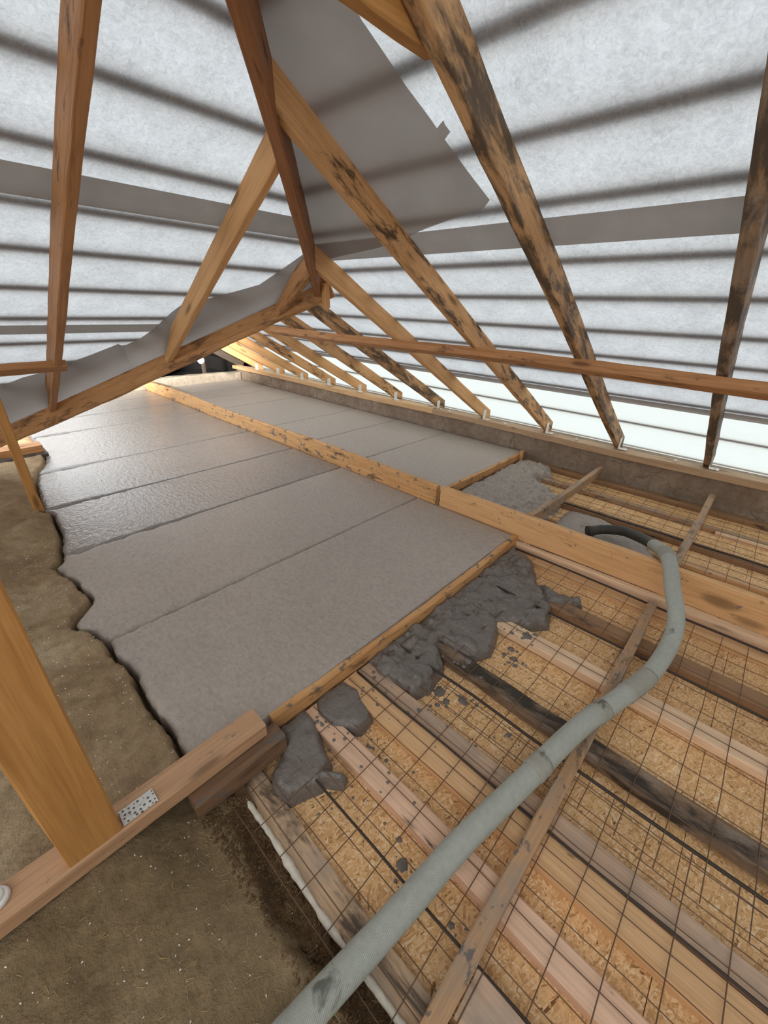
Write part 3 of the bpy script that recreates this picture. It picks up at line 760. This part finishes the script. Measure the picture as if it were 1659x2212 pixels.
A = [[2.36, .95], [2.33, .88], [2.304, .784], [2.111, .659], [1.938, .504], [1.802, .459], [1.7, .526], [1.604, .646], [1.516, .604], [1.417, .574], [1.342, .609], [1.303, .701], [1.299, .80], [1.172, .682], [1.051, .661], [.968, .696], [.942, .834], [.95, .95]]
spill('concrete_spill', [A, [[2.101, .643], [2.081, .522], [2.125, .419], [2.077, .394], [1.999, .449], [1.952, .535]]], 'mud', 'largest dark wet concrete spill along the muddy edge board', .060, seed=3, rough=.024)
spill('concrete_spill', [[[.66, .95], [.80, .95], [.81, .872], [.767, .745], [.704, .733], [.629, .809], [.625, .89]]], 'mud', 'small rounded concrete spill between pinkish and orange battens', .056, seed=13, edge=.035, rough=.006)
spill('concrete_spill', [[[.462, .95], [.605, .95], [.582, .849], [.54, .726], [.467, .687], [.357, .723], [.347, .78], [.37, .83], [.46, .875]], [[.50, .735], [.543, .655], [.523, .640], [.478, .706]]], 'mud', 'glossy concrete spill beside the dark beam end', .058, seed=23, edge=.04, rough=.008)
spill('concrete_spill', [[[2.48, 1.74], [4.05, 1.74], [4.08, 1.62], [4.03, 1.40], [3.86, 1.30], [3.66, 1.42], [3.55, 1.20], [3.33, 1.00], [2.49, .965]]], 'mudR', 'rough grey concrete heap in the bay before the lath', .070, seed=33, edge=.07, rough=.028)
spill('concrete_spill', [[[2.52, .90], [3.25, .91], [3.29, .67], [3.20, .36], [2.95, .20], [2.80, .13], [2.53, .12]]], 'mudR', 'thin grey concrete puddle under the hose mouth', .058, seed=43, edge=.10, rough=.004)

def blobs(name, items, mat, label, cat, hk=.28):
    V = []; F = []
    for (x, y, r, z) in items:
        n = 11; c = len(V); ph = random.random()*6
        pr = [r*(.7+.45*random.random()) for _ in range(n)]
        V.append((x, y, z+r*hk))
        for k in range(n):
            a = 2*math.pi*k/n+ph; V.append((x+pr[k]*.6*math.cos(a), y+pr[k]*.6*math.sin(a), z+r*hk*.7))
        for k in range(n):
            a = 2*math.pi*k/n+ph; V.append((x+pr[k]*math.cos(a), y+pr[k]*math.sin(a), z-.001))
        for k in range(n):
            F.append((c, c+1+k, c+1+(k+1) % n)); F.append((c+1+k, c+1+n+k, c+1+n+(k+1) % n, c+1+(k+1) % n))
    o = finish_obj(name, V, F, mat, None, True); tag(o, label, cat, kind='stuff'); return o
sp = []
def sput(x, y, r): sp.append((x, y, r, surf(x, y)))
for x, y, r in ((1.53, .523, .02), (1.483, .486, .022), (1.478, .533, .016), (1.45, .46, .016), (1.277, .615, .02), (1.082, .631, .03), (1.114, .532, .026), (1.06, .58, .02), (1.019, .597, .014), (1.136, .477, .012), (.503, .342, .022), (.544, .393, .012), (1.109, .313, .014), (.818, .755, .01), (.698, .591, .01), (1.623, .495, .03), (1.66, .47, .016), (1.59, .56, .014), (.494, .16, .012), (.46, .332, .008), (1.975, .409, .014), (.52, .30, .009)):
    sput(x, y, r)
    for k in range(3): sput(x+random.gauss(0, .03), y+random.gauss(0, .03), r*random.uniform(.2, .6))
for k in range(170):
    x = random.uniform(.4, 2.2); y = .9-abs(random.gauss(0, .28)); sput(x, y, random.uniform(.002, .008))
for k in range(120):
    x = random.choice((random.gauss(.62, .06), random.gauss(1.05, .12), random.gauss(1.62, .15), random.gauss(.75, .1))); y = .88-abs(random.gauss(0, .2)); sput(x, y, random.uniform(.003, .010))
for k in range(60): sput(random.uniform(2.6, 4.0), random.uniform(-.3, .9), random.uniform(.003, .012))
blobs('concrete_splatter', sp, 'mud', 'dark concrete drops splashed over the strand boards', 'splatter')

# ------------------------------------------------------------------ hose
def hose():
    pts = [(2.848, .637, .10), (2.924, .564, .115), (2.966, .445, .135), (2.859, .299, .175), (2.65, .185, .245), (2.49, .133, .299), (2.36, .090, .299), (2.23, .045, .262), (2.12, -.005, .212), (2.03, -.03, .172), (1.90, -.035, .14), (1.687, -.011, .12), (1.455, .051, .118), (1.234, .115, .118), (.911, .176, .112), (.64, .23, .094), (.418, .257, .092), (.239, .279, .10), (.106, .291, .125), (0, .29, .15), (-.2, .24, .155), (-.5, .05, .14), (-1.0, -.5, .138)]
    path = smooth_path(pts, .015)
    root = empty('pump_hose', (1.21, .114, .08)); tag(root, 'grey concrete pump hose looping over the divider board', 'hose')
    split = next(i for i, p in enumerate(path) if p.x < 2.72 and i > 20)
    R = .0365
    o = tube('hose_body', path[split-2:], R, 'hose', 28, root)
    e = tube('rubber_end', path[:split], lambda s: R*.92 + (.005 if s < .04 else 0), 'rubber', 24, root, .05); e['label'] = 'dark muddy rubber mouth of the hose'
    def near(x, y):
        return min(range(len(path)), key=lambda i: (path[i].x-x)**2+(path[i].y-y)**2)
    for (x, y, L) in ((2.50, .14, 8), (1.60, 0, 12), (1.36, .07, 4), (.98, .16, 4)):
        i = near(x, y); w = tube('tape_wrap', path[i-L//2:i+L//2+1], lambda s: R+.003+.0012*math.sin(s*160), 'tape', 28, root, .02)
        w['label'] = 'frayed cloth wrap round the hose'
hose()

# ------------------------------------------------------------------ sill, post, left foreground
s = empty('sill_beam', (-.1, .94, .140)); box('timber', (-1.6, .897, .140), (.405, .992, .200), 'sill', 0, ch=.006, jit=.0006, parent=s)
tag(s, 'pinkish sill beam carrying the big orange post', 'beam')
V = []; F = []
npl = finish_obj('nail_plate', [(x, y, z) for z in (0, .003) for x, y in ((-.045, -.024), (.045, -.024), (.045, .024), (-.045, .024))], [(3, 2, 1, 0), (4, 5, 6, 7), (0, 1, 5, 4), (1, 2, 6, 5), (2, 3, 7, 6), (3, 0, 4, 7)], 'nailplate')
npl.location = (.012, .930, .2020); npl.rotation_euler.z = .0; adopt(npl, s); npl['label'] = 'white perforated nail plate'
dk = box('support_beam', (.13, .868, .040), (.455, .944, .122), 'darksill', 0, jit=.004, ch=.008); tag(dk, 'dark wet beam end below the sill beam', 'beam')
p = box('post', (-.158, .899, .2005), (-.034, .950, 2.46), 'orange', 2, jit=.0012); tag(p, 'big orange post rising at the left from the sill beam', 'post')
bm = bmesh.new()
bmesh.ops.create_cone(bm, cap_ends=True, segments=24, radius1=.030, radius2=.026, depth=.012, matrix=Matrix.Translation((0, 0, .006)))
bmesh.ops.create_cone(bm, cap_ends=True, segments=24, radius1=.022, radius2=.018, depth=.010, matrix=Matrix.Translation((0, 0, .017)))
me = bpy.data.meshes.new('plastic_lid'); bm.to_mesh(me); bm.free()
o = link('plastic_lid', me, 'white', None, True); o.location = (-.298, .955, .2015); tag(o, 'round white plastic lid on the sill beam at the left edge', 'lid')
# foam bead beside the old plank
n = 110
fp = [(.262+.004*math.sin(i*.31), .872-i*.03, .028) for i in range(n)]
o = tube('foam_bead', smooth_path(fp, .012), lambda s: .003+.007*float(vnoise(s*22, .5, 3))+.005*float(vnoise(s*60, .5, 4)), 'foam', 9, None, .12); tag(o, 'bumpy white foam bead along the weathered plank', 'sealant')

# ------------------------------------------------------------------ straw, specks, soil crumbs
def chips(name, items, mat, label, cat):
    """items: (x, y, z, length, width, angle)"""
    V = []; F = []
    for (x, y, z, L, w, a, t) in items:
        c = len(V); ca, sa = math.cos(a), math.sin(a)
        for (u, v, h) in ((-L/2, -w/2, -t), (L/2, -w/2, t), (L/2, w/2, t), (-L/2, w/2, -t), (-L/2, 0, w*.8-t), (L/2, 0, w*.8+t)):
            V.append((x+u*ca-v*sa, y+u*sa+v*ca, z+h))
        F += [(c, c+1, c+5, c+4), (c+3, c+4, c+5, c+2), (c, c+4, c+3), (c+1, c+2, c+5), (c, c+3, c+2, c+1)]
    o = finish_obj(name, V, F, mat); tag(o, label, cat, kind='stuff')
it = []
for k in range(1100):
    y = random.uniform(-.2, .87); x = random.gauss(.16, .07)
    if x > .26: continue
    it.append((x, y, float(fg_height(x, y))+.002, random.uniform(.006, .026), random.uniform(.0006, .0014), random.uniform(0, 6.3), random.uniform(-.004, .004)))
for k in range(700):
    x, y = random.uniform(-.9, .15), random.uniform(-.3, .87)
    it.append((x, y, float(fg_height(x, y))+.001, random.uniform(.006, .022), random.uniform(.0008, .0018), random.uniform(0, 6.3), 0))
chips('straw_litter', it, 'straw', 'bits of dry straw scattered over the foreground clay', 'straw')
it = []
for k in range(420):
    x, y = random.uniform(-.9, .24), random.uniform(-.3, .88)
    r = random.uniform(.0008, .0021); it.append((x, y, float(fg_height(x, y))+.001, r*2, r*1.5, random.uniform(0, 6.3), 0))
for k in range(330):
    y = random.uniform(1.0, 3.2); x = float(edge_x(y))-abs(random.gauss(0, .22))-.02
    r = random.uniform(.0008, .0021); it.append((x, y, .140, r*2, r*1.5, random.uniform(0, 6.3), 0))
chips('white_specks', it, 'speck', 'tiny white specks strewn over the clay floor', 'grit')
it = []
for k in range(2600):
    y = random.uniform(-.3, .86); x = random.uniform(.15, .262)-.02*random.random()
    r = random.uniform(.002, .009)
    sp_ = fg_height(x, y)
    it.append((x, y, r, float(sp_)-.001))
blobs('soil_crumbs', it, 'soil', 'dark crumbly soil between clay floor and foam bead', 'soil', .9)
